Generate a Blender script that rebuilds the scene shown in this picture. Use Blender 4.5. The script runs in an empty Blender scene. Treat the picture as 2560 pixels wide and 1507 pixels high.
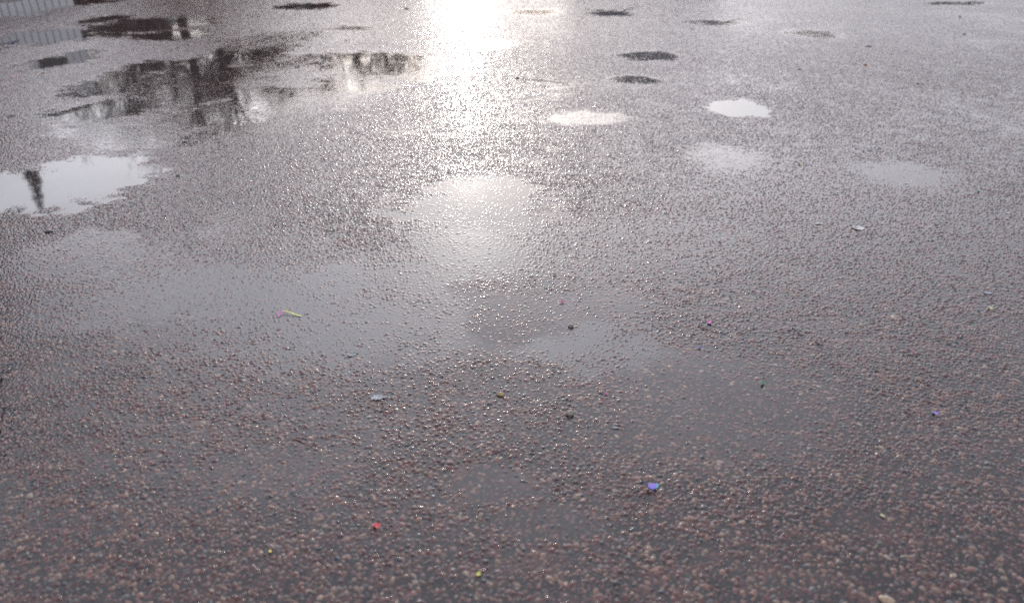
import bpy, math, random
import numpy as np

# ------------------------------------------------------------------ basics
sc = bpy.context.scene
COL = sc.collection
R = math.radians
random.seed(7)

def link(o, parent=None):
    COL.objects.link(o)
    if parent is not None:
        o.parent = parent
    return o

def tag(o, label=None, cat=None, group=None, kind=None):
    if label: o["label"] = label
    if cat: o["category"] = cat
    if group: o["group"] = group
    if kind: o["kind"] = kind
    return o

def mesh_obj(name, verts, faces, mat, parent=None, smooth=True):
    me = bpy.data.meshes.new(name)
    me.from_pydata([tuple(v) for v in verts], [], [tuple(f) for f in faces])
    me.update()
    if smooth:
        me.polygons.foreach_set("use_smooth", np.ones(len(me.polygons), dtype=bool))
    if mat is not None:
        me.materials.append(mat)
    return link(bpy.data.objects.new(name, me), parent)

def empty(name, loc, rz=0.0):
    o = bpy.data.objects.new(name, None)
    o.location = loc
    o.rotation_euler = (0, 0, rz)
    o.empty_display_size = 0.1
    return link(o)

class MB:
    """collects simple solids into one mesh"""
    def __init__(self):
        self.v, self.f = [], []
    def add(self, vs, fs):
        n = len(self.v)
        self.v += [tuple(p) for p in vs]
        self.f += [tuple(i + n for i in q) for q in fs]
    def box(self, x0, x1, y0, y1, z0, z1):
        vs = [(x0, y0, z0), (x1, y0, z0), (x1, y1, z0), (x0, y1, z0),
              (x0, y0, z1), (x1, y0, z1), (x1, y1, z1), (x0, y1, z1)]
        self.add(vs, [(0, 3, 2, 1), (4, 5, 6, 7), (0, 1, 5, 4), (1, 2, 6, 5), (2, 3, 7, 6), (3, 0, 4, 7)])
    def tube(self, pts, rad, n=6, cap=True):
        pts = [np.array(p, float) for p in pts]
        vs, fs = [], []
        for i, p in enumerate(pts):
            a = pts[max(i - 1, 0)]; b = pts[min(i + 1, len(pts) - 1)]
            t = b - a; t = t / (np.linalg.norm(t) + 1e-9)
            u = np.cross(t, (0.0, 0.0, 1.0) if abs(t[2]) < 0.9 else (1.0, 0.0, 0.0))
            u /= np.linalg.norm(u); w = np.cross(t, u)
            r = rad[i] if hasattr(rad, "__len__") else rad
            for k in range(n):
                c = 2 * math.pi * k / n
                vs.append(p + r * (math.cos(c) * u + math.sin(c) * w))
        for i in range(len(pts) - 1):
            for k in range(n):
                a = i * n + k; b = i * n + (k + 1) % n
                fs.append((a, b, b + n, a + n))
        if cap:
            fs.append(tuple(range(n - 1, -1, -1)))
            fs.append(tuple(range((len(pts) - 1) * n, len(pts) * n)))
        self.add(vs, fs)
    def build(self, name, mat, parent=None, smooth=True):
        return mesh_obj(name, self.v, self.f, mat, parent, smooth)

# --------------------------------------------------------------- materials
def mat_new(name, rgb, rough=0.6, vary=0.25, scale=6.0, metal=0.0, coat=0.0, bump=0.0, ior=1.45):
    m = bpy.data.materials.new(name)
    m.use_nodes = True
    nt = m.node_tree
    b = nt.nodes["Principled BSDF"]
    tc = nt.nodes.new("ShaderNodeTexCoord")
    no = nt.nodes.new("ShaderNodeTexNoise")
    no.inputs["Scale"].default_value = scale
    no.inputs["Detail"].default_value = 5
    nt.links.new(tc.outputs["Object"], no.inputs["Vector"])
    ra = nt.nodes.new("ShaderNodeValToRGB")
    ra.color_ramp.elements[0].position = 0.3
    ra.color_ramp.elements[1].position = 0.7
    ra.color_ramp.elements[0].color = (*[c * (1 - vary) for c in rgb], 1)
    ra.color_ramp.elements[1].color = (*[min(1, c * (1 + vary)) for c in rgb], 1)
    nt.links.new(no.outputs["Fac"], ra.inputs["Fac"])
    nt.links.new(ra.outputs["Color"], b.inputs["Base Color"])
    b.inputs["Roughness"].default_value = rough
    b.inputs["Metallic"].default_value = metal
    b.inputs["Coat Weight"].default_value = coat
    b.inputs["IOR"].default_value = ior
    if bump:
        bp = nt.nodes.new("ShaderNodeBump")
        bp.inputs["Strength"].default_value = bump
        nt.links.new(no.outputs["Fac"], bp.inputs["Height"])
        nt.links.new(bp.outputs["Normal"], b.inputs["Normal"])
    return m

def mat_asphalt(name):
    """stone colour in attribute 'col' (rgb), exposure of the stone above the water film in its alpha"""
    m = bpy.data.materials.new(name)
    m.use_nodes = True
    nt = m.node_tree
    b = nt.nodes["Principled BSDF"]
    at = nt.nodes.new("ShaderNodeAttribute"); at.attribute_name = "col"
    tc = nt.nodes.new("ShaderNodeTexCoord")
    no = nt.nodes.new("ShaderNodeTexNoise")
    no.inputs["Scale"].default_value = 420.0
    no.inputs["Detail"].default_value = 3
    nt.links.new(tc.outputs["Object"], no.inputs["Vector"])
    mr = nt.nodes.new("ShaderNodeMapRange")
    mr.inputs["From Min"].default_value = 0.3; mr.inputs["From Max"].default_value = 0.7
    mr.inputs["To Min"].default_value = 0.62; mr.inputs["To Max"].default_value = 1.38
    nt.links.new(no.outputs["Fac"], mr.inputs["Value"])
    mx = nt.nodes.new("ShaderNodeVectorMath"); mx.operation = 'SCALE'
    nt.links.new(at.outputs["Color"], mx.inputs[0])
    nt.links.new(mr.outputs["Result"], mx.inputs["Scale"])
    nt.links.new(mx.outputs["Vector"], b.inputs["Base Color"])
    ro = nt.nodes.new("ShaderNodeMapRange")
    ro.inputs["To Min"].default_value = ROUGH_WATER
    ro.inputs["To Max"].default_value = ROUGH_STONE
    nt.links.new(at.outputs["Alpha"], ro.inputs["Value"])
    nt.links.new(ro.outputs["Result"], b.inputs["Roughness"])
    b.inputs["IOR"].default_value = 1.45
    return m

ROUGH_WATER, ROUGH_STONE = 0.03, 0.38

# ------------------------------------------------------------ noise helpers
def hsh(ix, iy, seed):
    h = ix.astype(np.uint32) * np.uint32(374761393) + iy.astype(np.uint32) * np.uint32(668265263) + np.uint32((seed * 2246822519) & 0xFFFFFFFF)
    h = (h ^ (h >> np.uint32(13))) * np.uint32(1274126177)
    h = h ^ (h >> np.uint32(16))
    h = h * np.uint32(2654435761)
    h = h ^ (h >> np.uint32(15))
    return h.astype(np.float32) * np.float32(1.0 / 4294967296.0)

def vnoise(x, y, s, seed):
    x = x / s + 1000.0; y = y / s + 1000.0
    ix = np.floor(x).astype(np.int64); iy = np.floor(y).astype(np.int64)
    fx = (x - ix).astype(np.float32); fy = (y - iy).astype(np.float32)
    fx = fx * fx * fx * (fx * (fx * 6 - 15) + 10); fy = fy * fy * fy * (fy * (fy * 6 - 15) + 10)
    a = hsh(ix, iy, seed); b = hsh(ix + 1, iy, seed)
    c = hsh(ix, iy + 1, seed); d = hsh(ix + 1, iy + 1, seed)
    return (a + (b - a) * fx) * (1 - fy) + (c + (d - c) * fx) * fy - 0.5      # -0.5..0.5

def sstep(a, b, x):
    t = np.clip((x - a) / (b - a), 0, 1)
    return t * t * (3 - 2 * t)

# ----------------------------------------------------- the wet tarmac surface
# water depth over the tarmac's mean binder level, in millimetres, laid out on the ground:
# (x, y, half width, half length, depth, softness, puddle name or None)
POOLS = [
    (-1.027, 3.354, 0.674, 1.275, -0.25, 0.55, None),
    (1.225, 2.522, 0.550, 0.817, 0.30, 0.55, None),
    (-1.382, 2.249, 0.349, 0.198, 1.60, 0.38, None),
    (-0.107, 2.326, 0.282, 0.509, 1.75, 0.38, None),
    (-0.857, 2.017, 0.466, 0.234, 1.75, 0.55, None),
    (-0.403, 1.794, 0.280, 0.166, 1.75, 0.50, None),
    (-1.038, 2.536, 0.134, 0.181, 1.40, 0.50, None),
    (0.133, 1.745, 0.132, 0.133, 2.00, 0.45, None),
    (0.113, 2.062, 0.288, 0.172, 0.80, 0.50, None),
    (0.006, 1.864, 0.139, 0.159, 1.50, 0.40, None),
    (0.251, 1.932, 0.143, 0.091, 1.60, 0.38, None),
    (0.467, 1.451, 0.257, 0.191, 2.00, 0.55, None),
    (-0.497, 1.184, 0.149, 0.069, 1.70, 0.50, None),
    (-0.032, 1.146, 0.077, 0.048, 2.20, 0.38, None),
    (0.061, 1.034, 0.098, 0.042, 1.90, 0.38, None),
    (0.477, 0.901, 0.083, 0.035, 1.70, 0.45, None),
    (0.673, 1.034, 0.083, 0.033, 1.90, 0.38, None),
    (-0.054, 1.707, 0.119, 0.064, 1.90, 0.38, None),
    (-0.770, 2.312, 0.165, 0.173, 0.60, 0.60, None),
    (0.424, 2.389, 0.353, 0.218, 0.75, 0.50, None),
    (-0.115, 2.901, 0.174, 0.242, 2.20, 0.50, 'silver puddle with a few stones poking through, nearest puddle below the sun glare'),
    (0.437, 4.192, 0.195, 0.144, 1.90, 0.50, 'pale puddle with stony edges between the sun glare and the bright oval puddle'),
    (1.356, 4.448, 0.160, 0.192, 3.60, 0.30, 'small bright white oval puddle with a clean outline'),
    (1.103, 6.330, 0.240, 0.223, 2.40, 0.50, 'small slate grey oval puddle, upper of the two dark puddles right of the glare'),
    (0.854, 5.307, 0.176, 0.132, 2.70, 0.45, 'thin slate grey puddle broken by ripple like stones, lower of the two dark puddles'),
    (1.026, 3.382, 0.180, 0.210, 1.50, 0.50, None),
    (1.712, 3.108, 0.203, 0.204, 1.60, 0.50, None),
    (-1.926, 3.742, 0.373, 0.235, 2.20, 0.50, None),
    (-1.999, 3.069, 0.320, 0.375, 3.60, 0.30, 'large pale puddle at the left edge mirroring a pointed tree tip'),
    (-2.372, 3.509, 0.273, 0.307, 0.30, 0.35, None),
    (-2.206, 5.045, 0.612, 0.789, 1.50, 0.60, None),
    (-1.298, 4.853, 0.416, 0.496, 1.40, 0.60, None),
    (-1.490, 4.132, 0.294, 0.299, 1.20, 0.60, None),
    (-1.981, 3.857, 0.320, 0.182, 1.60, 0.50, None),
    (-2.401, 4.370, 0.357, 0.248, 3.30, 0.45, 'bright strip puddle mirroring thin bare tree trunks against white sky'),
    (-1.664, 4.389, 0.333, 0.394, 2.30, 0.45, None),
    (-1.629, 4.889, 0.342, 0.328, 2.40, 0.45, None),
    (-2.354, 6.116, 0.139, 1.370, 2.60, 0.60, None),
    (-2.019, 6.001, 0.181, 1.485, 2.10, 0.60, None),
    (-2.294, 6.220, 0.291, 0.871, 3.00, 0.50, 'dark brown puddle mirroring two thick tree trunks'),
    (-1.896, 4.821, 0.208, 0.271, 2.60, 0.50, None),
    (-2.781, 5.770, 0.199, 0.376, 3.00, 0.50, None),
    (-3.608, 6.172, 0.202, 0.425, 3.00, 0.50, None),
    (-2.750, 5.085, 0.232, 0.339, 2.40, 0.50, None),
    (-1.550, 6.150, 0.420, 0.536, 1.50, 0.60, None),
    (-2.148, 7.394, 0.576, 0.594, 1.20, 0.60, None),
    (-0.990, 5.883, 0.465, 0.564, 2.60, 0.50, 'dark puddle mirroring bare trunks just left of the sun glare'),
    (-1.061, 5.075, 0.204, 0.244, 2.20, 0.45, None),
    (-3.976, 8.298, 0.599, 0.670, 2.70, 0.50, 'brown streaked puddle right of the mirrored white boards'),
    (-3.298, 7.642, 0.298, 0.346, 3.00, 0.50, None),
    (-6.229, 10.586, 0.660, 1.771, 3.60, 0.35, 'grey puddle in the far left corner mirroring a white board wall'),
    (-4.559, 7.313, 0.399, 0.582, 3.30, 0.40, 'lilac grey puddle at the left edge with a second mirror image of white boards'),
    (-4.602, 8.806, 0.204, 0.526, 2.10, 0.50, None),
    (-2.705, 10.272, 0.326, 0.454, 3.20, 0.40, 'narrow far puddle mirroring a small black square between white patches'),
    (0.348, 9.601, 0.345, 0.311, 1.90, 0.60, None),
    (1.196, 9.470, 0.292, 0.302, 2.20, 0.60, None),
    (-0.163, 6.978, 0.164, 0.292, 1.50, 0.60, None),
    (2.964, 7.636, 0.258, 0.259, 2.30, 0.60, None),
    (2.243, 8.493, 0.264, 0.246, 1.70, 0.60, None),
    (5.900, 10.677, 0.382, 0.272, 2.20, 0.60, None),
    (-1.719, 8.088, 0.273, 0.193, 1.60, 0.60, None),
]
CRACKS = [
    (-1.932, 3.652, -1.727, 4.021, 0.0060),
    (-1.727, 4.021, -1.392, 4.770, 0.0070),
    (-1.392, 4.770, -1.042, 5.424, 0.0060),
    (-0.084, 5.349, 0.390, 5.175, 0.0050),
    (1.274, 9.504, 1.643, 10.153, 0.0060),
    (2.114, 8.314, 2.574, 8.890, 0.0060),
    (1.210, 8.020, 1.441, 8.417, 0.0050),
]

# pale sheen painted grey into the film colour, gloss dulled: (x, y, half width, half length, strength)
SHEEN_SPOTS = [
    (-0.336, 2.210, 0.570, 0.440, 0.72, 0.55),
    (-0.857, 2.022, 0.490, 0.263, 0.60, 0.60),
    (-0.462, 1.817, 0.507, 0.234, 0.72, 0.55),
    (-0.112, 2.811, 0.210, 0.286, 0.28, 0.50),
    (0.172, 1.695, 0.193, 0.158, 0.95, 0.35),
    (0.062, 1.997, 0.257, 0.142, 0.00, 0.25),  # from here on: dark patch of water kept clear of the painted sheen
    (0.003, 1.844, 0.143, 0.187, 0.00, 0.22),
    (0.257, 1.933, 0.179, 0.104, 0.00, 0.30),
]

def sheen_map(x, y):
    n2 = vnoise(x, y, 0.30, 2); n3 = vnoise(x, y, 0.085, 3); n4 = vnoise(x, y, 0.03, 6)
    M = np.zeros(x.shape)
    for (px, py, dx, dy, v, soft) in SHEEN_SPOTS:
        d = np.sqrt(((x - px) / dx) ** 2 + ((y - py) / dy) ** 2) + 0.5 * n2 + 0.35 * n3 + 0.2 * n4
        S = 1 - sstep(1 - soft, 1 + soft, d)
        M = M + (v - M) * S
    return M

def depth_map(x, y):
    n1 = vnoise(x, y, 0.9, 1); n2 = vnoise(x, y, 0.30, 2); n3 = vnoise(x, y, 0.085, 3); n4 = vnoise(x * 0.55, y, 0.032, 4)
    W = 0.70 + (0.6 * n1 + 0.8 * n2 + 0.6 * n3) * (0.55 + 0.45 * sstep(1.3, 2.0, y)) + 0.9 * n4
    W = W + 0.06 * (1 - sstep(1.2, 1.7, y)) - 0.75 * sstep(1.9, 3.0, y) - 0.35 * sstep(4.3, 6.5, y)
    pid = np.full(x.shape, -1, np.int16)
    for k, (px, py, dx, dy, lv, soft, nm) in enumerate(POOLS):
        d = np.sqrt(((x - px) / dx) ** 2 + ((y - py) / dy) ** 2)
        d = d + 0.9 * n2 * min(1.0, dx / 0.25) + 0.55 * n3 + 0.40 * n4
        S = 1 - sstep(1 - soft, 1 + soft, d)
        W = W + (lv - W) * S
        if nm is not None:
            pid = np.where(S > 0.45, np.int16(k), pid)
    return W, pid

PAL = np.array([(0.122, 0.056, 0.050), (0.188, 0.106, 0.085), (0.165, 0.112, 0.086), (0.086, 0.081, 0.083),
                (0.088, 0.038, 0.038), (0.120, 0.069, 0.066), (0.026, 0.033, 0.046), (0.260, 0.195, 0.152),
                (0.066, 0.033, 0.034), (0.106, 0.074, 0.070)], np.float32)
PALP = np.cumsum([0.17, 0.17, 0.10, 0.09, 0.15, 0.12, 0.04, 0.03, 0.07, 0.06])
BINDER = np.array((0.014, 0.014, 0.016), np.float32)

def stones(x, y, cell, seed, rmin, rmax, hmin, hmax, keep):
    """height 0..hmax of the aggregate at each point and the colour of the stone there"""
    gx = x / cell + 4000.0; gy = y / cell + 4000.0
    ix = np.floor(gx).astype(np.int64); iy = np.floor(gy).astype(np.int64)
    best = np.zeros(x.shape, np.float32); cid = np.zeros(x.shape, np.float32)
    for dj in (-1, 0, 1):
        for di in (-1, 0, 1):
            cx = ix + di; cy = iy + dj
            r1 = hsh(cx, cy, seed); r2 = hsh(cx, cy, seed + 1); r3 = hsh(cx, cy, seed + 2)
            r4 = hsh(cx, cy, seed + 3); r5 = hsh(cx, cy, seed + 4); r6 = hsh(cx, cy, seed + 5)
            u = (gx - cx - 0.5 - (r1 - 0.5) * 0.9).astype(np.float32)
            v = (gy - cy - 0.5 - (r2 - 0.5) * 0.9).astype(np.float32)
            a = r3 * np.float32(6.2832); ca = np.cos(a); sa = np.sin(a)
            el = 1.0 + 0.55 * r4
            rr = rmin + (rmax - rmin) * r5 * r5
            p = np.abs(u * ca + v * sa) / (rr * el); q = np.abs(v * ca - u * sa) * (el ** 0.5) / rr
            m = np.maximum(np.maximum(p, q), (p + q) * 0.70)
            d = 0.75 * m + 0.25 * np.sqrt(p * p + q * q)
            hgt = (hmin + (hmax - hmin) * r6) * (1 - np.clip(d, 0, 1) ** 2.4) ** 0.9
            hgt = np.where((d < 1) & (hsh(cx, cy, seed + 6) < keep), hgt, 0)
            w = hgt > best
            best = np.where(w, hgt, best); cid = np.where(w, hsh(cx, cy, seed + 7), cid)
    return best, cid

def smax(a, b, k):
    h = np.clip(0.5 + 0.5 * (a - b) / k, 0, 1)
    return b + (a - b) * h + k * h * (1 - h)

def build_tarmac():
    # rows get wider apart with distance; columns fan out
    ys = [0.10]
    while ys[-1] < 15.5:
        y = ys[-1]
        st = 0.0016 + 0.0004 * y if y > 0.78 else 0.02
        if y > 1.6: st = min(0.0016 + 0.0012 * (y - 1.0), 0.0040)
        if y > 6.5: st = 0.0040 + 0.0015 * min(1, (y - 6.5) / 3)
        ys.append(y + st * DETAIL)
    ys = np.array(ys)
    nc = int(1900 / DETAIL)
    core = np.linspace(-1.06, 1.06, nc)
    side = 1.06 + np.cumsum(np.linspace(core[1] - core[0], 0.02, 90))
    s = np.concatenate([-side[::-1], core, side])
    ny, nx = len(ys), len(s)
    Z = np.empty((ny, nx), np.float32); X = np.empty((ny, nx), np.float32); Y = np.empty((ny, nx), np.float32)
    C = np.empty((ny, nx, 4), np.float32); PID = np.empty((ny, nx), np.int16)
    rng = np.random.default_rng(5)
    for j0 in range(0, ny, 200):
        j1 = min(ny, j0 + 200)
        yy = ys[j0:j1, None] + np.zeros((1, nx)); xx = s[None, :] * (0.615 * yy + 0.317)
        W, pid = depth_map(xx, yy)
        h1, c1 = stones(xx, yy, 0.0122, 10, 0.22, 0.52, 1.2, 2.9, 0.97)
        h2, c2 = stones(xx, yy, 0.0076, 40, 0.20, 0.48, 0.6, 1.9, 0.85)
        first = h1 >= h2
        st = smax(h1, h2, 0.5); cid = np.where(first, c1, c2)
        und = 0.75 * vnoise(xx * 0.45, yy, 0.016, 21)
        st = st + und
        if ys[j0] < 2.4:                                # sand and fine chips in the binder
            st = st + 0.45 * (vnoise(xx, yy, 0.0042, 51) + 0.6 * vnoise(xx, yy, 0.0026, 52)) * (1 - sstep(1.8, 2.4, yy))
        for (ax, ay, bx, by, wd) in CRACKS:
            ex, ey = bx - ax, by - ay
            t = np.clip(((xx - ax) * ex + (yy - ay) * ey) / (ex * ex + ey * ey), 0, 1)
            dd = np.hypot(xx - ax - t * ex, yy - ay - t * ey) + 0.03 * vnoise(xx, yy, 0.12, 31) + 0.012 * vnoise(xx, yy, 0.03, 32)
            cut = 1 - sstep(wd * 0.4, wd * 1.3, np.abs(dd))
            st = st - 3.0 * cut
            W = W - 1.2 * cut
        SHEEN_V = sheen_map(xx, yy)
        g = st - W                                     # tarmac relative to the water level, mm
        k = 0.70 + 0.45 * sstep(1.3, 2.4, yy)
        film = smax(g, np.zeros_like(g), k) - 0.0
        Z[j0:j1] = film * 0.001 * RELIEF * (1 + 0.18 * sstep(1.8, 3.0, yy) - 0.18 * sstep(4.5, 7.5, yy))
        X[j0:j1] = xx; Y[j0:j1] = yy
        ex = np.maximum(0.24 * np.clip(g / 0.9 + 0.35, 0, 1), SHEEN_V)
        pi = np.searchsorted(PALP, cid)
        col = PAL[np.clip(pi, 0, len(PAL) - 1)] * (0.75 + 0.5 * ((cid * 977.0) % 1.0))[..., None]
        isst = sstep(0.12, 0.5, st)[..., None]
        col = BINDER + (col - BINDER) * isst
        murk = np.clip(-g / 2.6, 0, 0.8)[..., None]
        col = col * (1 - murk) + np.array((0.042, 0.040, 0.042), np.float32) * murk
        sheen_mix = (0.85 * SHEEN_V * (1 - np.clip(g / 0.8 + 0.5, 0, 1)))[..., None]      # sky sheen on the water, painted as pale grey colour
        col = col * (1 - sheen_mix) + np.array((0.165, 0.165, 0.17), np.float32) * sheen_mix
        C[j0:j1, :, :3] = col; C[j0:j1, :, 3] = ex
        PID[j0:j1] = np.where(film < 0.012, pid, -1)
    idx = np.arange(ny * nx).reshape(ny, nx)
    quads = np.stack([idx[:-1, :-1], idx[:-1, 1:], idx[1:, 1:], idx[1:, :-1]], -1).reshape(-1, 4)
    P = PID.reshape(-1)
    q = P[quads]
    fid = np.where((q == q[:, :1]).all(1), q[:, 0], -1)
    V = np.stack([X, Y, Z], -1).reshape(-1, 3); C = C.reshape(-1, 4)
    mat = mat_asphalt("wet_tarmac_material")
    def emit(name, faces):
        used, inv = np.unique(faces.reshape(-1), return_inverse=True)
        v = V[used]; n = len(faces)
        me = bpy.data.meshes.new(name)
        me.vertices.add(len(v)); me.vertices.foreach_set("co", v.astype(np.float32).ravel())
        me.loops.add(n * 4); me.loops.foreach_set("vertex_index", inv.astype(np.int32).ravel())
        me.polygons.add(n); me.polygons.foreach_set("loop_start", np.arange(0, n * 4, 4, dtype=np.int32))
        me.polygons.foreach_set("use_smooth", np.ones(n, dtype=bool))
        me.update(calc_edges=True)
        ca = me.attributes.new("col", 'FLOAT_COLOR', 'POINT')
        ca.data.foreach_set("color", C[used].astype(np.float32).ravel())
        me.materials.append(mat)
        return link(bpy.data.objects.new(name, me))
    g = emit("ground", quads[fid < 0])
    tag(g, "wet reddish stone tarmac covered by a thin film of rain water", kind="structure")
    names = sorted({p[6] for p in POOLS if p[6]})
    for nm in names:
        ks = [k for k, p in enumerate(POOLS) if p[6] == nm]
        sel = np.isin(fid, ks)
        if sel.sum() > 30:
            o = emit("puddle", quads[sel])
            tag(o, nm, kind="structure")
    return g

DETAIL = 1.0
RELIEF = 1.45
build_tarmac()

# the tarmac farther out than the rain film is modelled
far = MB()
far.add([(-90, -40, -0.02), (90, -40, -0.02), (90, 140, -0.02), (-90, 140, -0.02)], [(0, 1, 2, 3)])
fo = far.build("pavement", mat_new("far_tarmac", (0.05, 0.045, 0.045), 0.45, 0.3, 0.8), None, False)
tag(fo, "plain wet tarmac stretching away beyond the puddles", kind="structure")

# ------------------------------------------------------------------- litter
PAPER = {}
def paper(rgb, rough=0.35, metal=0.0):
    k = (rgb, metal)
    if k not in PAPER:
        PAPER[k] = mat_new("paper_%d" % len(PAPER), rgb, rough, 0.18, 300.0, metal, 0.3)
    return PAPER[k]

def sheet(n, m, fn, th):
    """thin solid from a grid function fn(u, v) -> (x, y, z)"""
    top = [fn(i / n, j / m) for j in range(m + 1) for i in range(n + 1)]
    bot = [(p[0], p[1], p[2] - th) for p in top]
    K = len(top); vs = top + bot; fs = []
    for j in range(m):
        for i in range(n):
            a = j * (n + 1) + i
            fs.append((a, a + 1, a + n + 2, a + n + 1))
            fs.append((K + a, K + a + n + 1, K + a + n + 2, K + a + 1))
    edge = [i for i in range(n)] + [n + j * (n + 1) for j in range(m)] + [m * (n + 1) + n - i for i in range(n)] + [(m - j) * (n + 1) for j in range(m)]
    for a, b in zip(edge, edge[1:] + edge[:1]):
        fs.append((a, K + a, K + b, b))
    return vs, fs

def flake(name, label, cat, x, y, w, l, rot, rgb, curl=0.3, z=0.0022, metal=0.0, group=None, ragged=0.0, rough=0.35):
    rs = random.Random(label)
    o1, o2 = rs.uniform(0, 6), rs.uniform(0, 6)
    def fn(u, v):
        a, b = u - 0.5, v - 0.5
        rag = 1 + ragged * (math.sin(9 * v + o1) * 0.5 + math.sin(17 * u + o2) * 0.4)
        rnd = 1 - 0.35 * (abs(b) * 2) ** 3
        return (a * w * rag * rnd, b * l * rag * (1 - 0.25 * (abs(a) * 2) ** 3),
                curl * w * (a * a * 2.2 + 0.5 * a * b + 0.6 * b * b) + 0.0006 * math.sin(5 * u + o1) * math.sin(4 * v + o2))
    vs, fs = sheet(8, 8, fn, 0.0003)
    o = mesh_obj(name, vs, fs, paper(rgb, rough, metal))
    o.location = (x, y, z); o.rotation_euler = (0.12 * math.sin(o1), 0.12 * math.cos(o2), R(rot))
    return tag(o, label, cat, group)

def stone(name, label, x, y, r, rgb, sq=(1, 0.8, 0.7), rot=0, z=0.0):
    import bmesh
    bm = bmesh.new(); bmesh.ops.create_icosphere(bm, subdivisions=4, radius=1.0)
    rs = random.Random(label); k = [rs.uniform(0, 6) for _ in range(6)]
    for v in bm.verts:
        c = v.co
        d = 1 + 0.10 * math.sin(2.1 * c.x + k[0]) * math.cos(1.9 * c.y + k[1]) + 0.06 * math.sin(3.7 * c.z + k[2] + 2 * c.x) + 0.03 * math.sin(8 * c.y + k[3]) * math.sin(7 * c.x + k[4])
        v.co = (c.x * d * r * sq[0], c.y * d * r * sq[1], c.z * d * r * sq[2])
    me = bpy.data.meshes.new(name); bm.to_mesh(me); bm.free()
    me.polygons.foreach_set("use_smooth", np.ones(len(me.polygons), dtype=bool))
    me.materials.append(mat_new(name + "_rock", rgb, 0.22, 0.35, 160.0, 0.0, 0.6, 0.05))
    o = link(bpy.data.objects.new(name, me))
    o.location = (x, y, z + r * sq[2] * 0.55); o.rotation_euler = (0, 0, R(rot))
    return tag(o, label, "pebble", "loose pebbles on the tarmac")

def twig(label, x0, y0, x1, y1, r, rgb=(0.03, 0.02, 0.015), z=0.003, forks=1, cat="twig", name="twig"):
    rs = random.Random(label); b = MB()
    n = 7; pts = []; L_ = math.hypot(x1 - x0, y1 - y0)
    for i in range(n):
        t = i / (n - 1); w = 0.05 * L_ * math.sin(3.1 * t + rs.uniform(0, .6))
        pts.append((x0 + (x1 - x0) * t - w * (y1 - y0) / L_, y0 + (y1 - y0) * t + w * (x1 - x0) / L_, z + 0.3 * r * math.sin(6 * t)))
    b.tube(pts, [r * (1 - 0.55 * i / (n - 1)) for i in range(n)], 7)
    for f in range(forks):
        p = pts[2 + f * 2]; a = math.atan2(y1 - y0, x1 - x0) + rs.choice((-1, 1)) * rs.uniform(.4, .8)
        b.tube([p, (p[0] + math.cos(a) * L_ * .25, p[1] + math.sin(a) * L_ * .25, z + r)], [r * .6, r * .3], 6)
    o = b.build(name, mat_new("bark", rgb, 0.4, 0.4, 120.0))
    return tag(o, label, cat)

# folded paper streamer: two limbs of different colour meeting at a kink
def streamer():
    root = empty("streamer", (-0.6546, 1.8677, 0.002))
    root["label"] = "thin folded streamer, one limb pink and one limb yellow, lying in shallow water"
    root["category"] = "streamer"
    def limb(name, dx, dy, rgb, lift):
        Lx = math.hypot(dx, dy); a = math.atan2(dy, dx)
        def fn(u, v):
            s = u * Lx; w = (v - .5) * 0.0046 * (1 - .15 * math.sin(5 * u))
            return (math.cos(a) * s - math.sin(a) * w, math.sin(a) * s + math.cos(a) * w, lift * math.sin(math.pi * (1 - u) * .5) + 0.0006 * math.sin(7 * u))
        vs, fs = sheet(14, 2, fn, 0.0003)
        return mesh_obj(name, vs, fs, paper(rgb, 0.3), root)
    limb("pink_limb", *STREAM_PINK, (0.80, 0.10, 0.55), 0.005)
    limb("yellow_limb", *STREAM_YELLOW, (0.62, 0.68, 0.08), 0.005)
def rel(a, b): return (b[0] - a[0], b[1] - a[1])
STREAM_PINK = rel((-0.6546, 1.8677), (-0.6626, 1.8385))
STREAM_YELLOW = rel((-0.6546, 1.8677), (-0.5972, 1.8433))
streamer()

def foil_scrap(x, y, w):
    root = empty("foil_scrap", (x, y, 0.004), R(15))
    tag(root, "crumpled violet and turquoise foil scrap, largest bright scrap on the near tarmac", "foil scrap")
    def fn1(u, v):
        a, b = u - .5, v - .5
        return (a * w * .62 - w * .22, b * w * .5, 0.35 * w * abs(a) + .12 * w * math.sin(6 * b + 3 * u) + .004)
    def fn2(u, v):
        a, b = u - .5, v - .5
        return (a * w * .55 * (1 - .5 * u) + w * .24, b * w * .42 * (1 - .45 * u), .30 * w * u * (1 - u) + .10 * w * math.sin(5 * b + 1) + .003)
    vs, fs = sheet(8, 8, fn1, .0003); mesh_obj("violet_fold", vs, fs, paper((0.34, 0.26, 0.85), 0.22, 0.3), root)
    vs, fs = sheet(8, 8, fn2, .0003); mesh_obj("turquoise_fold", vs, fs, paper((0.20, 0.62, 0.80), 0.22, 0.3), root)
foil_scrap(0.2801, 1.1304, 0.0241)

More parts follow.
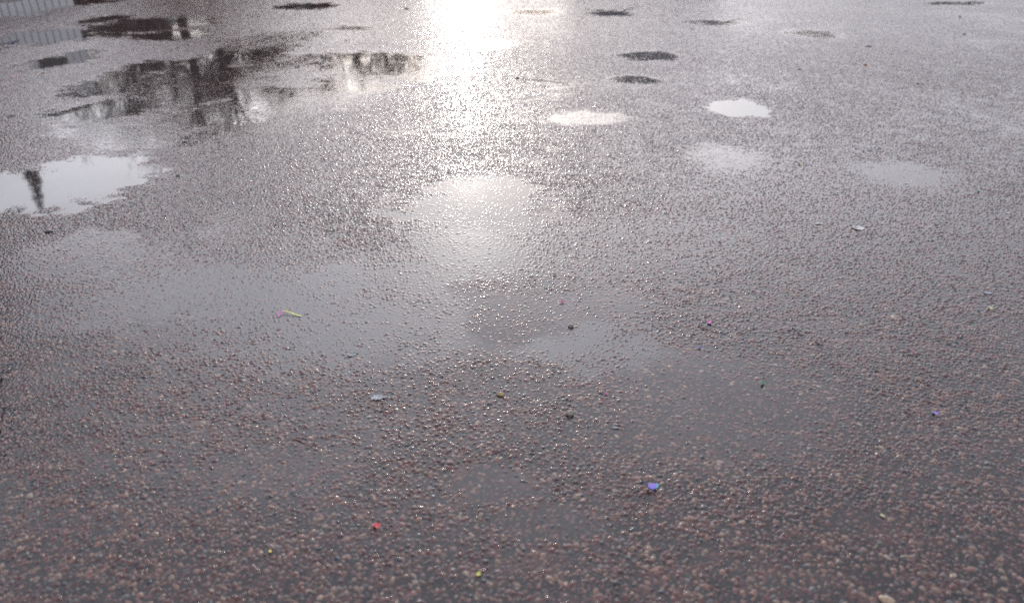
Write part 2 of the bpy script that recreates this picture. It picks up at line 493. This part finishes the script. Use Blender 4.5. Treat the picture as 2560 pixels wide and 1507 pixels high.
CONF = "party confetti scattered on the tarmac"
for a in [
    ("confetti", "glossy red confetti flake on the near tarmac left of the middle", -0.2506, 1.0279, 0.0158, 0.55, 25, (0.85, 0.03, 0.06), 0.35),
    ("confetti", "bright pink confetti flake beside a brown stalk, right of the foil scrap's line", 0.5502, 1.8053, 0.0136, 0.8, -20, (0.85, 0.06, 0.55), 0.5),
    ("confetti", "tiny hot pink confetti dot at the edge of the dark dry patch", 0.1474, 1.9284, 0.0107, 0.8, 60, (0.80, 0.06, 0.35), 0.4),  # that dark patch is wet, only without the painted sheen
    ("confetti", "dull magenta confetti dot left of the shallow pool of pink stones", 0.2240, 1.4575, 0.0096, 0.7, 10, (0.55, 0.05, 0.30), 0.4),
    ("confetti", "lavender confetti strip lying level on the right side", 0.9638, 1.3796, 0.0157, 0.4, -8, (0.36, 0.27, 0.85), 0.3),
    ("confetti", "pale lemon confetti flake near the right edge", 1.3819, 1.8901, 0.0141, 0.6, -15, (0.75, 0.78, 0.40), 0.4),
    ("confetti", "yellow confetti flake right of the faint pale puddle", 1.3224, 3.3129, 0.0168, 0.7, 10, (0.80, 0.66, 0.10), 0.4),
    ("confetti", "cyan confetti sliver far out by the right edge", 1.9288, 2.9243, 0.0218, 0.35, 0, (0.35, 0.75, 0.70), 0.3),
    ("confetti", "mustard yellow confetti speck, left one of the pair near the bottom edge", -0.4302, 0.9663, 0.0065, 1.1, 30, (0.70, 0.55, 0.05), 0.4),
    ("confetti", "lime yellow confetti square at the bottom edge below the sparkling stones", -0.0576, 0.9148, 0.0091, 0.8, 0, (0.66, 0.66, 0.05), 0.2),
    ("confetti", "whitish yellow confetti speck at the lower right", 0.6979, 1.0542, 0.0069, 1.0, 40, (0.75, 0.76, 0.42), 0.5),
    ("confetti", "thin green confetti sliver above the right side of the shallow pool", 0.6069, 1.5007, 0.0177, 0.3, 50, (0.04, 0.40, 0.22), 0.4),
    ("confetti", "small indigo confetti flake below the bright pink one", 0.4933, 1.6689, 0.0117, 0.5, 20, (0.12, 0.12, 0.60), 0.3),
    ("confetti", "faint blue confetti speck among ripple like stones left of the glare", -0.9897, 3.0193, 0.0138, 0.7, 0, (0.16, 0.16, 0.75), 0.3),
    ("confetti", "cobalt confetti flake in the mirrored board puddle on the left", -4.5204, 7.0158, 0.0404, 0.9, 0, (0.12, 0.16, 0.80), 0.3),
    ("confetti", "pinkish confetti flake near the left edge behind the orange leaf bit", -3.5479, 5.4243, 0.0377, 0.6, 10, (0.70, 0.25, 0.25), 0.3),
]:
    nm, lab, x, y, w, asp, rot, rgb, cu = a
    flake(nm, lab, "confetti", x, y, w * .85, w * asp * 1.3, rot, tuple(c * .68 + .04 for c in rgb), cu, group=CONF)
for a in [
    ("leaf_bit", "orange leaf bit standing up on the far right tarmac beside a white speck", 2.7174, 5.8862, 0.0281, 1.6, 20, (0.62, 0.22, 0.03)),
    ("leaf_bit", "pale orange leaf bit far off near the upper right corner", 5.1464, 9.0465, 0.0373, 1.8, 0, (0.68, 0.40, 0.16)),
    ("leaf_bit", "orange leaf bit on the dark stones at the upper left", -3.4183, 5.5493, 0.0266, 1.8, 0, (0.66, 0.34, 0.06)),
    ("leaf_bit", "ochre leaf bit far out on the right, below the orange one", 2.7671, 5.1610, 0.0249, 1.2, 30, (0.50, 0.36, 0.12)),
]:
    nm, lab, x, y, w, asp, rot, rgb = a
    flake(nm, lab, "leaf bit", x, y, w * .75, w * asp * .75, rot, rgb, 0.6, z=0.003, group="orange leaf bits")
for a in [
    ("paper_scrap", "flat torn white paper scrap on the right, larger of the two whitish scraps there", 1.2592, 2.5169, 0.0563, 1.0, -12, (0.62, 0.62, 0.62), 0.25),
    ("paper_scrap", "thin torn white tissue scrap left of the larger white scrap", 1.1320, 2.5614, 0.0361, 1.0, 20, (0.50, 0.50, 0.51), 0.35),
    ("paper_scrap", "soggy white tissue shred on the wet stones left of the two round pebbles", -0.3201, 1.4441, 0.0478, 0.55, -5, (0.42, 0.44, 0.46), 0.55),
    ("paper_scrap", "small white scrap in the stones above the larger white scrap", 1.6800, 3.0301, 0.0156, 0.8, 0, (0.75, 0.75, 0.78), 0.2),
    ("paper_scrap", "white sliver near the right edge below the cyan confetti", 1.8964, 2.6721, 0.0156, 0.9, 40, (0.75, 0.75, 0.78), 0.2),
    ("paper_scrap", "bluish grey sodden paper scrap below the magenta dot", 0.2273, 1.3280, 0.0234, 0.45, -10, (0.24, 0.27, 0.30), 0.3),
    ("paper_scrap", "white speck of paper beside the orange leaf bit on the far right", 2.7473, 5.8685, 0.0218, 0.6, 10, (0.8, 0.8, 0.8), 0.2),
    ("paper_scrap", "greyish paper scrap sunk among stones by the right edge", 1.4316, 1.9895, 0.0318, 0.6, -15, (0.30, 0.32, 0.38), 0.5),
    ("paper_scrap", "faint white shred in the shallow water left of the dark dry patch", -0.4117, 1.6382, 0.0358, 0.7, 20, (0.26, 0.28, 0.29), 0.6),
]:
    nm, lab, x, y, w, asp, rot, rgb, rg = a
    flake(nm, lab, "paper scrap", x, y, w * .78, w * asp * .78, rot, tuple(c * .78 for c in rgb), 0.05, z=0.0019, group="torn white paper scraps", ragged=rg, rough=0.5)

stone("pebble", "round grey pebble standing proud of the water, nearer of the two grey ones", 0.1317, 1.3765, 0.0092, (0.20, 0.19, 0.15), (1, .85, .85), 20)
stone("pebble", "round grey pebble in the smooth water right of the dark dry patch", 0.1634, 1.7844, 0.0079, (0.17, 0.16, 0.14), (1, .9, .8), 0)
stone("pebble", "golden brown oval pebble among the sparkling stones in the middle", -0.0274, 1.4541, 0.0077, (0.34, 0.24, 0.12), (1.2, .75, .7), -30)
stone("pebble", "black pebble at the edge of the far puddle strip right of the glare", 0.0387, 5.3637, 0.0100, (0.03, 0.028, 0.025), (1.2, .8, .8), 0)
stone("pebble", "black stone in the shallow water at the upper left, beside the dark puddle", -1.6652, 2.4775, 0.0102, (0.02, 0.02, 0.02), (1.3, .8, .6), 10)
stone("pebble", "large tan pebble lying at the bottom edge, right of the middle", 0.6180, 0.8593, 0.0101, (0.36, 0.26, 0.18), (1.2, .8, .6), -20)
stone("pebble", "small dark speck of stone on the pale far tarmac, upper right", 4.4070, 7.5991, 0.0119, (0.03, 0.03, 0.03), (1.1, .9, .8), 0)
stone("pebble", "dark flat stone on the far tarmac between the oval puddle and the far right puddle", 3.1405, 6.8239, 0.0179, (0.03, 0.03, 0.03), (1.7, .8, .5), 0)
stone("pebble", "dark stone left of the orange leaf bit on the far right", 2.1426, 5.6964, 0.0121, (0.03, 0.03, 0.03), (1.3, .8, .6), 0)
stone("pebble", "dark clod on the far tarmac left of the glare", -1.3099, 9.8647, 0.0203, (0.035, 0.025, 0.02), (1.4, .9, .7), 0)

twig("dark twig lying across the far tarmac right of the glare by the black pebble", 0.0728, 5.3338, 0.3690, 5.1891, 0.002)
twig("thin forked dark twig on the far tarmac by a reddish damp spot", 1.3133, 9.5037, 1.6612, 10.2025, 0.006, forks=2)
twig("thin dark twig at the far damp spot, rightmost of the far twigs", 2.2176, 8.3479, 2.5645, 8.8905, 0.005)
twig("brown plant stalk beside the bright pink confetti flake", 0.5173, 1.7753, 0.5621, 1.7483, 0.0014, (0.10, 0.055, 0.03), z=0.0025, forks=0, cat="stalk", name="stalk")
twig("grey feather like stalk slanting down among the stones at the right", 0.7701, 1.7753, 0.7830, 1.7350, 0.0018, (0.10, 0.10, 0.11), z=0.0025, forks=0, cat="stalk", name="stalk")
twig("long pale stalk under shallow water at the lower left", -0.4733, 1.2876, -0.4261, 1.2598, 0.0022, (0.20, 0.12, 0.11), z=0.001, forks=0, cat="stalk", name="stalk")


# --------------------------------------------- what stands around the place
BARK = mat_new("bark_brown", (0.040, 0.025, 0.020), 0.85, 0.4, 3.0)
TWIGS = mat_new("twig_brown", (0.075, 0.038, 0.027), 0.9, 0.3, 3.0)
NEEDLE = mat_new("spruce_green", (0.040, 0.042, 0.026), 0.8, 0.4, 2.0)
def at(az, d): return (math.sin(R(az)) * d, math.cos(R(az)) * d)

def bare_tree(az, d, h, label, seed, fork=0.30, lean=0.0, thick=0.022, dense=1.0):
    rs = np.random.default_rng(seed)
    x, y = at(az, d)
    root = empty("bare_tree", (x, y, -0.02), rs.uniform(0, 6))
    tag(root, label, "tree", "bare winter trees beyond the tarmac")
    tk, cr = MB(), MB()
    top = h * fork
    pts = [np.array((lean * h * t * t + 0.02 * h * math.sin(5 * t + seed), 0.015 * h * math.sin(4 * t), top * t)) for t in np.linspace(0, 1, 8)]
    r0 = h * thick
    tk.tube(pts, [r0 * (1.35 - .25 * i) if i < 2 else r0 * (1 - .06 * i) for i in range(8)], 9)
    def grow(p, dr, ln, r, lev):
        n = 5; q = [p]; d_ = dr.copy()
        for i in range(n):
            d_ = d_ + rs.normal(0, 0.10, 3) + np.array((0, 0, 0.05)); d_ /= np.linalg.norm(d_)
            q.append(q[-1] + d_ * ln / n)
        cr.tube(q, [r * (1 - .14 * i) for i in range(n + 1)], 5 if lev < 2 else 3, cap=False)
        if lev >= 4: return
        k = {0: 5, 1: 5, 2: 5, 3: 4}[lev]
        k = max(2, int(round(k * dense)))
        for i in range(k):
            t = 0.25 + 0.75 * (i + rs.uniform(0, .9)) / k
            b = q[min(n, int(t * n))]
            ax = rs.normal(0, 1, 3); ax -= ax.dot(d_) * d_; ax /= np.linalg.norm(ax)
            an = rs.uniform(.45, 1.05)
            nd = d_ * math.cos(an) + ax * math.sin(an)
            grow(b, nd, ln * rs.uniform(.48, .68), r * .535, lev + 1)
    k = 4
    for i in range(k):
        a = 2 * math.pi * i / k + rs.uniform(-.5, .5); sp = rs.uniform(.25, .65)
        dr = np.array((math.cos(a) * sp, math.sin(a) * sp, 1.0)); dr /= np.linalg.norm(dr)
        grow(pts[-1] - np.array((0, 0, .03 * h)), dr, h * rs.uniform(.36, .44), r0 * .5, 0)
    tk.build("trunk", BARK, root)
    cr.build("crown", TWIGS, root, False)
    return root

def spruce(az, d, h, w, label, seed, low=0.04):
    rs = np.random.default_rng(seed)
    x, y = at(az, d)
    root = empty("spruce", (x, y, -0.02)); tag(root, label, "tree")
    tk = MB(); tk.tube([(0, 0, 0), (0.02, 0, h * .5), (0, 0, h * .99)], [h * .02, h * .012, .015], 8); tk.build("trunk", BARK, root)
    cr = MB(); z = h * low
    while z < h * .99:
        t = (z - h * low) / (h * (1 - low)); rad = w * (1 - t) ** .85 + .07
        for k in range(9):
            a = rs.uniform(0, 6.28); rr = rad * rs.uniform(.55, 1.1)
            c, s = math.cos(a), math.sin(a); wd = rr * .22 + .03
            p0 = np.array((0, 0, z)); p1 = np.array((c * rr, s * rr, z - .28 * rr)); sd_ = np.array((-s, c, 0)) * wd
            mid = (p0 + p1) / 2 + np.array((0, 0, .08 * rr))
            cr.add([p0, mid + sd_, p1, mid - sd_, mid + np.array((0, 0, -.12 * rr - .03))], [(0, 1, 2, 3), (0, 4, 1), (1, 4, 2), (2, 4, 3), (3, 4, 0)])
        z += max(.09, .035 * h * (1 - t) + .05)
    cr.build("crown", NEEDLE, root, False)
    return root

TREES = [
    # azimuth, distance, height, label, seed, fork, lean, thick, dense
    (-30.6, 30, 5.54, "slim bare tree mirrored in the bright strip puddle, leftmost of the slim ones", 3, .55, .05, .012, .75),
    (-28.6, 32, 5.98, "slim leaning bare tree next to the leftmost slim one", 4, .5, -.12, .011, .7),
    (-26.4, 30, 6.07, "slim forked bare tree in the middle of the strip puddle's mirror image", 5, .5, .08, .012, .7),
    (-24.8, 26, 4.58, "low dense bare tree left of the two thick trunks", 6, .3, 0, .022, 1.0),
    (-22.7, 27, 7.6, "thick dark bare tree, left one of the pair mirrored in the brown puddle", 7, .62, .02, .026, 1.0),
    (-20.6, 29, 7.8, "thick bare tree, right one of the pair mirrored in the brown puddle", 8, .60, -.03, .022, 1.0),
    (-18.4, 30, 5.63, "bushy bare tree right of the thick pair", 9, .3, 0, .02, 1.0),
    (-16.4, 32, 5.54, "bare tree with reddish twigs between the thick pair and the row by the glare", 10, .32, .04, .018, 1.0),
    (-13.6, 36, 4.93, "low bare tree half way to the sun glare", 11, .3, 0, .018, .9),
    (-11.8, 31, 5.63, "dark bare tree, leftmost of the row by the sun glare", 12, .42, .02, .026, 1.0),
    (-10.0, 33, 5.46, "thin leaning bare tree, second of the row by the sun glare", 13, .6, .10, .013, .7),
    (-8.9, 33, 5.28, "thin upright bare tree in the middle of the row by the sun glare", 14, .6, 0, .014, .7),
    (-7.6, 32, 5.10, "thick bare tree, rightmost of the row by the sun glare", 15, .55, 0, .024, .7),
    (21.0, 40, 4.58, "lone bushy bare tree on the right beyond the grey roofed house", 16, .28, 0, .022, 1.0),
    (2.5, 55, 5.72, "far bare tree right of the sun glare", 17, .3, 0, .02, 1.0),
    (-24.6, 31, 8.2, "dense bare tree behind the left thick trunk", 21, .25, .03, .02, 1.2),
    (-18.6, 28, 7.3, "broad bare tree just right of the thick pair", 23, .25, .02, .024, 1.2),
    (-15.6, 33, 7.8, "broad bare tree left of the low tree half way to the glare", 25, .25, .02, .02, 1.2),
    (-27.6, 36, 6.6, "dense bare tree behind the slim ones", 26, .22, .02, .02, 1.1),
]
for a in TREES: bare_tree(*a)
spruce(-33.9, 21, 5.55, 0.85, "slender pointed spruce whose tip is mirrored in the large left puddle", 2)
spruce(-41.0, 11.0, 6.0, 1.7, "broad dark spruce beyond the left edge", 5)

# white shed of vertical boards
def shed():
    cx, cy = at(-28.9, 17.0)
    root = empty("board_shed", (cx, cy, 0), R(180) + R(32))     # the wall runs to the left and slightly towards the viewer
    tag(root, "white shed of upright boards with a brown roof, mirrored in the far left corner", "shed")
    W_, H_ = 7.0, 2.08
    b = MB(); n = int(W_ / 0.118)
    for i in range(n):
        x0 = i * .118
        for z0, z1 in (((0.05, 1.18), (1.72, H_)) if .3 < x0 < .8 else ((0.05, H_ - .004 * (i % 3)),)):
            b.box(x0, x0 + .106, 0.0, 0.03, z0, z1)
    b.build("boards", mat_new("white_boards", (0.80, 0.80, 0.82), 0.6, 0.14, 1.2), root, False)
    k = MB(); k.box(0.03, W_ - .03, -3.0, -0.004, 0.0, H_ - 0.05); k.build("wall", mat_new("dark_gap", (0.10, 0.10, 0.11), 0.8), root, False)
    w = MB()
    for q in ((.36, .82, 1.19, 1.24), (.36, .82, 1.66, 1.71), (.36, .41, 1.24, 1.66), (.77, .82, 1.24, 1.66), (.42, .76, 1.46, 1.48)):
        w.box(q[0], q[1], .0, .045, q[2], q[3])
    f = w.build("window", mat_new("shed_window_frame", (0.10, 0.10, 0.09), .6), root, False)
    g = MB(); g.box(.40, .78, 0.0, .015, 1.23, 1.67); g.build("pane", mat_new("dark_pane", (0.01, 0.012, 0.012), .1), f, False)
    r = MB()
    y0, y1 = -3.15, .16
    pr = [(-.12, H_), (2.6, H_ + .72), (W_ + .1, H_ + .1), (W_ + .1, H_ + .02), (2.6, H_ + .02), (-.12, H_ - .0 + .001)]
    pr = [(-.12, H_ + .003), (W_ + .1, H_ + .003), (W_ + .1, H_ + .14), (2.6, H_ + .78), (-.12, H_ + .10)]
    m = len(pr)
    r.add([(p[0], y0, p[1]) for p in pr] + [(p[0], y1, p[1]) for p in pr], [tuple(range(m)), tuple(range(2 * m - 1, m - 1, -1))] + [(i, i + m, (i + 1) % m + m, (i + 1) % m) for i in range(m)])
    r.build("roof", mat_new("roof_brown", (0.06, 0.042, 0.036), 0.8, .3, 4.0), root, False)
shed()

def house(az, d, w, dep, h, rh, label, wall, roof, turn=0.0):
    x, y = at(az, d)
    root = empty("house", (x, y, 0), R(-az + turn)); tag(root, label, "house", "houses beyond the tarmac")
    b = MB(); b.box(-w / 2, w / 2, 0, dep, -.02, h); b.build("wall", mat_new("house_wall", wall, 0.8, .15, 1.5), root, False)
    r = MB(); e = .35
    r.add([(-w / 2 - e, -e, h - .1), (w / 2 + e, -e, h - .1), (w / 2 + e, dep / 2, h + rh), (-w / 2 - e, dep / 2, h + rh), (-w / 2 - e, dep + e, h - .1), (w / 2 + e, dep + e, h - .1),
           (-w / 2 - e, -e, h + .1), (w / 2 + e, -e, h + .1), (w / 2 + e, dep / 2, h + rh + .22), (-w / 2 - e, dep / 2, h + rh + .22), (-w / 2 - e, dep + e, h + .1), (w / 2 + e, dep + e, h + .1)],
          [(0, 3, 2, 1), (3, 4, 5, 2), (6, 7, 8, 9), (9, 8, 11, 10), (0, 1, 7, 6), (4, 10, 11, 5), (1, 2, 8, 7), (2, 5, 11, 8), (0, 6, 9, 3), (3, 9, 10, 4)])
    ro = r.build("roof", mat_new("house_roof", roof, 0.7, .2, 2.0), root, False)
    c = MB(); c.box(w * .2, w * .2 + .6, dep / 2 - .3, dep / 2 + .3, h + rh - .2, h + rh + .9); c.build("chimney", mat_new("brick", (0.22, 0.10, 0.08), .85, .2, 6.0), ro, False)
    glass = mat_new("window_glass", (0.03, 0.035, 0.04), 0.08, .1, 1.0)
    fm = mat_new("window_frame", (0.7, 0.7, 0.68), 0.5, .05, 2.0)
    n = max(2, int(w / 2.6))
    for i in range(n):
        cx = -w / 2 + (i + .5) * w / n
        f = MB()
        for (x0, x1, z0, z1) in ((-.6, .6, -.78, -.68), (-.6, .6, .68, .78), (-.6, -.5, -.68, .68), (.5, .6, -.68, .68), (-.03, .03, -.68, .68)):
            f.box(cx + x0, cx + x1, -.06, .0, 1.55 + z0, 1.55 + z1)
        fo_ = f.build("window", fm, root, False)
        g = MB(); g.box(cx - .5, cx + .5, -.02, -.003, .87, 2.23); g.build("pane", glass, fo_, False)
    return root
house(-27.6, 48, 6.5, 7, 3.6, 2.0, "brown house left of the low one behind the thick trunks", (0.12, 0.066, 0.050), (0.05, 0.04, 0.038))
house(-18.8, 52, 10.0, 8, 3.2, 1.8, "low brown house behind the thick trunks", (0.12, 0.066, 0.050), (0.05, 0.04, 0.038))
house(-9.0, 50, 9, 7, 4.8, 2.2, "small dark brown house behind the row of trees by the glare", (0.12, 0.066, 0.050), (0.05, 0.045, 0.045))
house(9.5, 36, 6.5, 7, 2.6, 4.1, "grey roofed house mirrored in the two slate grey puddles", (0.060, 0.042, 0.036), (0.14, 0.145, 0.16))
house(4.0, 48, 8, 7, 2.8, 2.2, "brown house just right of the sun glare", (0.075, 0.045, 0.038), (0.055, 0.045, 0.045))
house(21.5, 42, 10, 8, 2.7, 2.0, "dark brown house right of the grey roofed one", (0.07, 0.042, 0.036), (0.045, 0.04, 0.04))
house(31.0, 45, 12, 8, 2.4, 1.4, "low brown house at the far right", (0.08, 0.052, 0.045), (0.05, 0.045, 0.045))

# lamp on a cable strung between the dark spruce on the left and a far tree
def cable_lamp():
    p0 = np.array((*at(-41.0, 11.0), 5.2)); p1 = np.array((*at(-28.0, 18.0), 1 + 18 * math.tan(R(15.0)))); p2 = np.array((*at(-22.7, 27.0), 6.0))
    root = empty("cable_lamp", p1); tag(root, "small dark lamp hanging on a cable over the large left puddle's mirror image", "lamp")
    c = MB(); q = [p0 + (p1 - p0) * t - np.array((0, 0, .25 * t * (1 - t) * 2)) for t in np.linspace(0, 1, 10)] + [p1 + (p2 - p1) * t - np.array((0, 0, .25 * t * (1 - t) * 2)) for t in np.linspace(.1, 1, 10)]
    c.tube([a - p1 for a in q], .012, 5); c.build("cable", mat_new("cable_black", (0.02, 0.02, 0.02), .5), root)
    l = MB(); l.tube([(0, 0, 0), (0, 0, -.06), (0, 0, -.10), (0, 0, -.22), (0, 0, -.26)], [.02, .04, .13, .17, .14], 12); l.build("lamp_housing", mat_new("lamp_grey", (0.05, 0.05, 0.05), .5), root)
cable_lamp()


# ------------------------------------------------------------ sky and light
SUN_EL, SUN_AZ = R(12.0), R(-3.4)          # azimuth measured from +Y towards +X
sd = (math.sin(SUN_AZ) * math.cos(SUN_EL), math.cos(SUN_AZ) * math.cos(SUN_EL), math.sin(SUN_EL))
world = bpy.data.worlds.new("World"); sc.world = world
world.use_nodes = True
nt = world.node_tree
N, L = nt.nodes, nt.links
for n in list(N): N.remove(n)
out = N.new("ShaderNodeOutputWorld"); bg = N.new("ShaderNodeBackground")
L.new(bg.outputs[0], out.inputs[0])
bg.inputs["Strength"].default_value = 0.1
sky = N.new("ShaderNodeTexSky"); sky.sky_type = 'NISHITA'; sky.sun_disc = False
sky.sun_elevation = SUN_EL; sky.sun_rotation = SUN_AZ
sky.air_density = 1.0; sky.dust_density = 2.0; sky.ozone_density = 1.0
tc = N.new("ShaderNodeTexCoord")
sep = N.new("ShaderNodeSeparateXYZ"); L.new(tc.outputs["Generated"], sep.inputs[0])
def math_(op, a, b=None, c=None):
    n = N.new("ShaderNodeMath"); n.operation = op
    for i, v in enumerate((a, b, c)):
        if v is None: continue
        if isinstance(v, (int, float)): n.inputs[i].default_value = v
        else: L.new(v, n.inputs[i])
    return n.outputs[0]
dot = N.new("ShaderNodeVectorMath"); dot.operation = 'DOT_PRODUCT'
L.new(tc.outputs["Generated"], dot.inputs[0]); dot.inputs[1].default_value = sd
ang = math_('MULTIPLY', math_('ARCCOSINE', math_('MINIMUM', dot.outputs["Value"], 0.999999)), 57.29578)
el = math_('MULTIPLY', math_('ARCSINE', math_('MINIMUM', math_('MAXIMUM', sep.outputs[2], -0.999), 0.999)), 57.29578)
elp = math_('MAXIMUM', el, 0.0)
band = math_('MULTIPLY', 0.40, math_('EXPONENT', math_('MULTIPLY', math_('POWER', math_('DIVIDE', elp, 24.0), 2.0), -1.0)))
# the brightest part of the cloud sheet stands above the sun
ld = (math.sin(R(-4)) * math.cos(R(25)), math.cos(R(-4)) * math.cos(R(25)), math.sin(R(25)))
dot2 = N.new("ShaderNodeVectorMath"); dot2.operation = 'DOT_PRODUCT'
L.new(tc.outputs["Generated"], dot2.inputs[0]); dot2.inputs[1].default_value = ld
ang2 = math_('MULTIPLY', math_('ARCCOSINE', math_('MINIMUM', dot2.outputs["Value"], 0.999999)), 57.29578)
lobe = math_('MULTIPLY', 2.1, math_('EXPONENT', math_('MULTIPLY', math_('POWER', math_('DIVIDE', ang2, 28.0), 2.0), -1.0)))
veil = math_('ADD', math_('ADD', 0.75, band), lobe)
h1 = math_('MULTIPLY', 0.55, math_('EXPONENT', math_('MULTIPLY', math_('POWER', math_('DIVIDE', ang, 3.5), 2.0), -1.0)))
h2 = math_('MULTIPLY', 0.35, math_('EXPONENT', math_('MULTIPLY', math_('DIVIDE', ang, 8.0), -1.0)))
glow = math_('ADD', h1, h2)
# broken thin cloud: noise on the view direction flattened towards the horizon
mp = N.new("ShaderNodeMapping"); mp.inputs["Scale"].default_value = (1.6, 1.6, 5.0)
L.new(tc.outputs["Generated"], mp.inputs[0])
cn = N.new("ShaderNodeTexNoise"); cn.inputs["Scale"].default_value = 1.7; cn.inputs["Detail"].default_value = 6; cn.inputs["Distortion"].default_value = 0.4
L.new(mp.outputs[0], cn.inputs["Vector"])
cl = N.new("ShaderNodeMapRange"); cl.inputs["From Min"].default_value = 0.3; cl.inputs["From Max"].default_value = 0.7
cl.inputs["To Min"].default_value = 0.72; cl.inputs["To Max"].default_value = 1.22
L.new(cn.outputs["Fac"], cl.inputs["Value"])
vc = N.new("ShaderNodeVectorMath"); vc.operation = 'SCALE'; vc.inputs[0].default_value = (0.955, 0.966, 1.068)
L.new(math_('MULTIPLY', math_('MULTIPLY', veil, cl.outputs[0]), 10.2), vc.inputs["Scale"])
gc = N.new("ShaderNodeVectorMath"); gc.operation = 'SCALE'; gc.inputs[0].default_value = (1.0, 0.95, 0.88)
L.new(math_('MULTIPLY', glow, 10.0), gc.inputs["Scale"])
ad = N.new("ShaderNodeVectorMath"); ad.operation = 'ADD'
L.new(vc.outputs[0], ad.inputs[0]); L.new(gc.outputs[0], ad.inputs[1])
sk = N.new("ShaderNodeVectorMath"); sk.operation = 'SCALE'; sk.inputs["Scale"].default_value = 0.35
L.new(sky.outputs[0], sk.inputs[0])
ad2 = N.new("ShaderNodeVectorMath"); ad2.operation = 'ADD'
L.new(ad.outputs[0], ad2.inputs[0]); L.new(sk.outputs[0], ad2.inputs[1])
L.new(ad2.outputs[0], bg.inputs["Color"])


sun = bpy.data.lights.new("sun", 'SUN')
sun.energy = 0.18; sun.angle = R(2.0); sun.color = (1.0, 0.95, 0.88)
so = bpy.data.objects.new("sun", sun); link(so)
from mathutils import Vector
so.rotation_euler = Vector(sd).to_track_quat('Z', 'Y').to_euler()
so.location = (-2, 30, 10)

# ------------------------------------------------------------------- camera
cam = bpy.data.cameras.new("camera")
cam.lens = 26.0166; cam.sensor_width = 36.0; cam.sensor_fit = 'HORIZONTAL'
cam.clip_start = 0.05; cam.clip_end = 2000
cam.dof.use_dof = True
cam.dof.focus_distance = 2.3
cam.dof.aperture_fstop = 2.6
co = bpy.data.objects.new("camera", cam); link(co)
co.location = (0, 0, 1.0)
co.rotation_euler = (R(90 - 27.3), 0, 0)
sc.camera = co

sc.render.engine = 'CYCLES'
sc.cycles.use_denoising = False
sc.cycles.max_bounces = 4
sc.cycles.diffuse_bounces = 2
sc.cycles.glossy_bounces = 3
sc.cycles.caustics_reflective = False
sc.cycles.caustics_refractive = False
sc.cycles.sample_clamp_indirect = 4.0
sc.view_settings.view_transform = 'Standard'
sc.view_settings.look = 'None'
sc.view_settings.exposure = 0.0
sc.view_settings.gamma = 1.0
